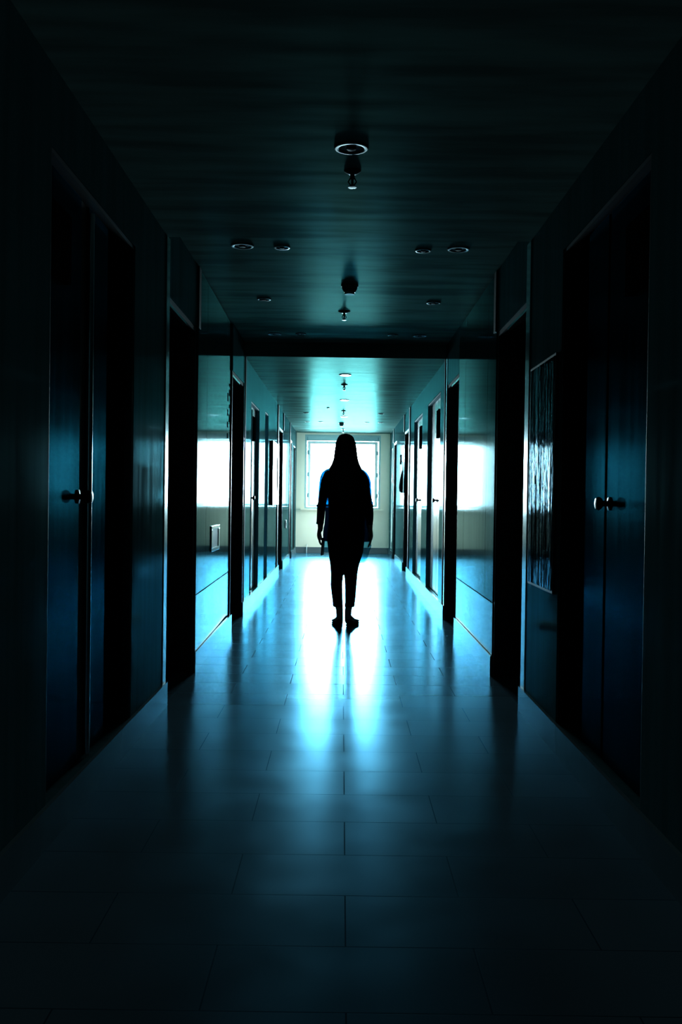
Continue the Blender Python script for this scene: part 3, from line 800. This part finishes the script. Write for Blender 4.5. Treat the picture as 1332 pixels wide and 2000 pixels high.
# --- trousers (cropped, turned-up hems)
bm = bmesh.new()
def tring(y, xl, xr, ry, cy=0.0): return ring(y, xl, xr, ry, cy, 30)
loft(bm, [tring(1000, 366, 712, 0.114, -0.012), tring(1100, 366, 704, 0.128, -0.016), tring(1200, 378, 692, 0.124, -0.014), tring(1260, 388, 672, 0.112, -0.008), tring(1310, 396, 655, 0.098, -0.002)])
for t in (
    [(1150, 376, 540, 0.100), (1250, 384, 530, 0.100), (1300, 392, 524, 0.094), (1350, 397, 518, 0.085), (1400, 399, 513, 0.076), (1440, 398, 508, 0.070), (1500, 396, 503, 0.066), (1550, 401, 504, 0.063), (1600, 408, 506, 0.060), (1650, 415, 507, 0.057), (1672, 417, 508, 0.056), (1676, 413, 510, 0.059), (1697, 420, 510, 0.058)],
    [(1150, 505, 694, 0.100), (1250, 512, 676, 0.100), (1300, 516, 660, 0.094), (1350, 519, 648, 0.085), (1400, 521, 641, 0.076), (1440, 524, 638, 0.070), (1500, 527, 633, 0.066), (1550, 527, 630, 0.063), (1600, 527, 626, 0.060), (1650, 528, 620, 0.057), (1672, 527, 617, 0.056), (1676, 525, 619, 0.059), (1697, 525, 613, 0.058)]):
    loft(bm, [tring(y, a, b, ry, -0.002) for (y, a, b, ry) in t])
remeshed('trousers', bm, 'trousers', 0.0045, person, 2)

# --- shirt: loose sheer tunic with rolled sleeves, longer tail on the right
ST = [(428, 478, 590, 0.058, -0.004), (438, 440, 628, 0.064, -0.006), (452, 385, 682, 0.078, -0.008), (470, 345, 706, 0.092, -0.008), (500, 336, 722, 0.110, -0.004), (560, 338, 726, 0.125, 0.004),
      (650, 342, 728, 0.132, 0.008), (750, 346, 732, 0.128, 0.006), (850, 348, 736, 0.125, 0.002), (950, 341, 740, 0.132, -0.004), (985, 333, 742, 0.136, -0.006), (1040, 328, 746, 0.142, -0.010),
      (1100, 330, 756, 0.148, -0.012), (1140, 336, 766, 0.150, -0.012), (1165, 335, 769, 0.150, -0.012), (1190, 335, 750, 0.150, -0.012), (1215, 335, 743, 0.150, -0.012), (1250, 335, 740, 0.148, -0.012), (1275, 335, 738, 0.147, -0.012), (1292, 335, 736, 0.146, -0.012)]
bm = bmesh.new()
rings = []
ns = 96
def hem(xc):           # lowest crop row of the hem at this x
    if xc < 420: return 1203
    if xc < 520: return 1203 + (xc - 420) * 0.85
    if xc < 690: return 1288
    return 1288 - ((xc - 690) / 52) ** 2 * 70
for (y, xl, xr, ry, cy) in ST:
    rr = []
    for k in range(ns):
        t = 2 * PI * k / ns
        fold = 1 + 0.035 * max(0, (y - 700) / 590) * (math.sin(7 * t + 0.5) * 0.6 + math.sin(13 * t) * 0.4) * (1 - abs(math.cos(t)) ** 4)
        xc = (xl + xr) / 2 + (xr - xl) / 2 * math.cos(t)
        yy = min(y, hem(xc))
        rr.append(Vector((X(xc, yy), cy + ry * math.sin(t) * fold, Z(yy))))
    rings.append(rr)
isplit = [i for i, r_ in enumerate(ST) if r_[0] == 1100][0]
loft(bm, rings[:isplit + 1], caps=False)
shirt = obj('shirt', bm, 'shirt', person, smooth=180)
bm = bmesh.new(); loft(bm, rings[isplit:], caps=False)
tl_ = obj('shirt_tail', bm, 'tail', shirt, smooth=180); tl_['label'] = 'see-through hem of the loose shirt'
def sleeve(rows):
    bm = bmesh.new()
    rr = []
    for i, (y, a, b, ry, cy) in enumerate(rows):
        xa, xb = X(a, y), X(b, y)
        rr.append([Vector(((xa + xb) / 2 + (xb - xa) / 2 * math.cos(2 * PI * k / 40) * (1 + 0.03 * math.sin(5 * 2 * PI * k / 40 + i)), cy + ry * math.sin(2 * PI * k / 40), Z(y) + 0.004 * math.sin(2 * PI * k / 40))) for k in range(40)])
    loft(bm, rr, caps=False)
    return obj('sleeve', bm, 'shirt', shirt, smooth=180)
sleeve([(438, 392, 430, 0.036, -0.006), (448, 358, 425, 0.046, -0.006), (462, 334, 420, 0.054, -0.006), (482, 316, 418, 0.062, -0.006), (520, 302, 408, 0.064, -0.006), (570, 293, 396, 0.064, -0.006), (650, 287, 380, 0.060, -0.005), (740, 280, 364, 0.056, 0.0), (772, 275, 357, 0.056, 0.002), (776, 270, 361, 0.060, 0.002), (790, 271, 359, 0.060, 0.003), (796, 276, 350, 0.053, 0.004), (850, 273, 346, 0.050, 0.008), (900, 270, 340, 0.047, 0.013), (930, 268, 335, 0.045, 0.016), (934, 266, 337, 0.047, 0.016), (946, 267, 333, 0.046, 0.017)])
sleeve([(438, 635, 672, 0.036, -0.006), (448, 640, 692, 0.046, -0.006), (462, 645, 712, 0.054, -0.006), (482, 648, 733, 0.062, -0.006), (520, 655, 755, 0.064, -0.006), (568, 668, 768, 0.064, -0.006), (580, 668, 766, 0.063, -0.006), (650, 684, 768, 0.060, -0.005), (700, 692, 770, 0.058, -0.003), (738, 696, 778, 0.056, 0.0), (742, 694, 787, 0.060, 0.0), (762, 697, 787, 0.060, 0.001), (768, 702, 785, 0.055, 0.002), (850, 712, 787, 0.050, 0.008), (900, 720, 785, 0.047, 0.013), (946, 728, 780, 0.046, 0.017)])

# --- shoes
for fx, s, ang in FEET:
    cx = X(fx, 1860)
    bm = bmesh.new()
    loft(bm, [foot_ring(cx, s, ang, d, hw, 0.010, z1) for d, hw, z1 in ((-0.003, 0.018, 0.045), (0.004, 0.026, 0.056), (0.03, 0.033, 0.058), (0.07, 0.036, 0.050), (0.12, 0.041, 0.050), (0.165, 0.044, 0.046), (0.20, 0.038, 0.040), (0.225, 0.024, 0.033), (0.234, 0.010, 0.027))])
    sh = obj('shoe', bm, 'shoe', person, smooth=60)
    bm = bmesh.new()
    loft(bm, [foot_ring(cx, s, ang, d, hw, 0.0, 0.016) for d, hw in ((-0.005, 0.018), (0.002, 0.027), (0.03, 0.034), (0.07, 0.036), (0.12, 0.043), (0.165, 0.047), (0.20, 0.041), (0.226, 0.026), (0.237, 0.010))])
    obj('sole', bm, 'sole', sh, smooth=40)

# --- phone held in the left hand
ph_ = tag(empty('smartphone', (PX + X(322, 1150), PY + 0.024, Z(1232))), 'dark slim phone held hanging down in the left hand of the person', 'phone')
ph_.rotation_euler = (0.0, math.radians(3), math.radians(-14))
bm = bmesh.new(); box(bm, -0.0045, 0.0045, -0.036, 0.036, 0, 0.148, 0.003); obj('case', bm, 'phone', ph_)
bm = bmesh.new(); box(bm, 0.0045, 0.0052, -0.033, 0.033, 0.004, 0.144); obj('screen', bm, 'phone', ph_)

# ------------------------------------------------------------------ daylight
SKY = 220.0
wd = bpy.data.worlds.new('World'); S.world = wd; wd.use_nodes = True
t = wd.node_tree; bg = t.nodes['Background']
tc = t.nodes.new('ShaderNodeTexCoord'); sp = t.nodes.new('ShaderNodeSeparateXYZ')
t.links.new(tc.outputs['Generated'], sp.inputs[0])
rp = t.nodes.new('ShaderNodeValToRGB')
rp.color_ramp.elements[0].position = 0.40; rp.color_ramp.elements[0].color = (0.30, 0.50, 0.58, 1)
rp.color_ramp.elements[1].position = 0.52; rp.color_ramp.elements[1].color = (0.60, 0.90, 1.0, 1)
mr = t.nodes.new('ShaderNodeMapRange'); mr.inputs['From Min'].default_value = -1; mr.inputs['From Max'].default_value = 1
t.links.new(sp.outputs['Z'], mr.inputs['Value']); t.links.new(mr.outputs['Result'], rp.inputs['Fac'])
t.links.new(rp.outputs['Color'], bg.inputs['Color']); bg.inputs['Strength'].default_value = SKY
ld = bpy.data.lights.new('window_portal', 'AREA'); ld.shape = 'RECTANGLE'
ld.size = WX1 - WX0; ld.size_y = WZ1 - WZ0
ld.cycles.is_portal = True
lo = bpy.data.objects.new('window_portal', ld); C.objects.link(lo)
lo.location = ((WX0 + WX1) / 2, YE + 0.21, (WZ0 + WZ1) / 2); lo.rotation_euler = (-PI / 2, 0, 0)   # faces into the corridor

ld = bpy.data.lights.new('door_portal', 'AREA'); ld.shape = 'RECTANGLE'; ld.size = GL; ld.size_y = GH
ld.cycles.is_portal = True
lo = bpy.data.objects.new('door_portal', ld); C.objects.link(lo)
lo.location = (XR + T - 0.01, (ga + gb) / 2, SILL + GH / 2); lo.rotation_euler = (PI / 2, 0, -PI / 2 + PI)   # faces into the corridor
# ------------------------------------------------------------------ camera
cd = bpy.data.cameras.new('camera'); cd.lens = 35.0; cd.sensor_width = 36.0; cd.sensor_fit = 'AUTO'
cd.clip_start = 0.05
co = bpy.data.objects.new('camera', cd); C.objects.link(co)
co.matrix_world = Matrix.Translation((0, 0, 1.05)) @ Matrix.Rotation(0.0005, 4, 'Z') @ Matrix.Rotation(PI / 2 - 0.01337, 4, 'X') @ Matrix.Rotation(0.0135, 4, 'Z')
S.camera = co

# ------------------------------------------------------------------ render look
S.view_settings.view_transform = 'Standard'; S.view_settings.look = 'None'
S.view_settings.gamma = 1.0; S.view_settings.use_curve_mapping = False
S.view_settings.exposure = 0.0
S.cycles.max_bounces = 10; S.cycles.diffuse_bounces = 4; S.cycles.glossy_bounces = 6; S.cycles.transparent_max_bounces = 16
S.cycles.caustics_reflective = True
S.cycles.sample_clamp_indirect = 8.0
S.cycles.use_denoising = True
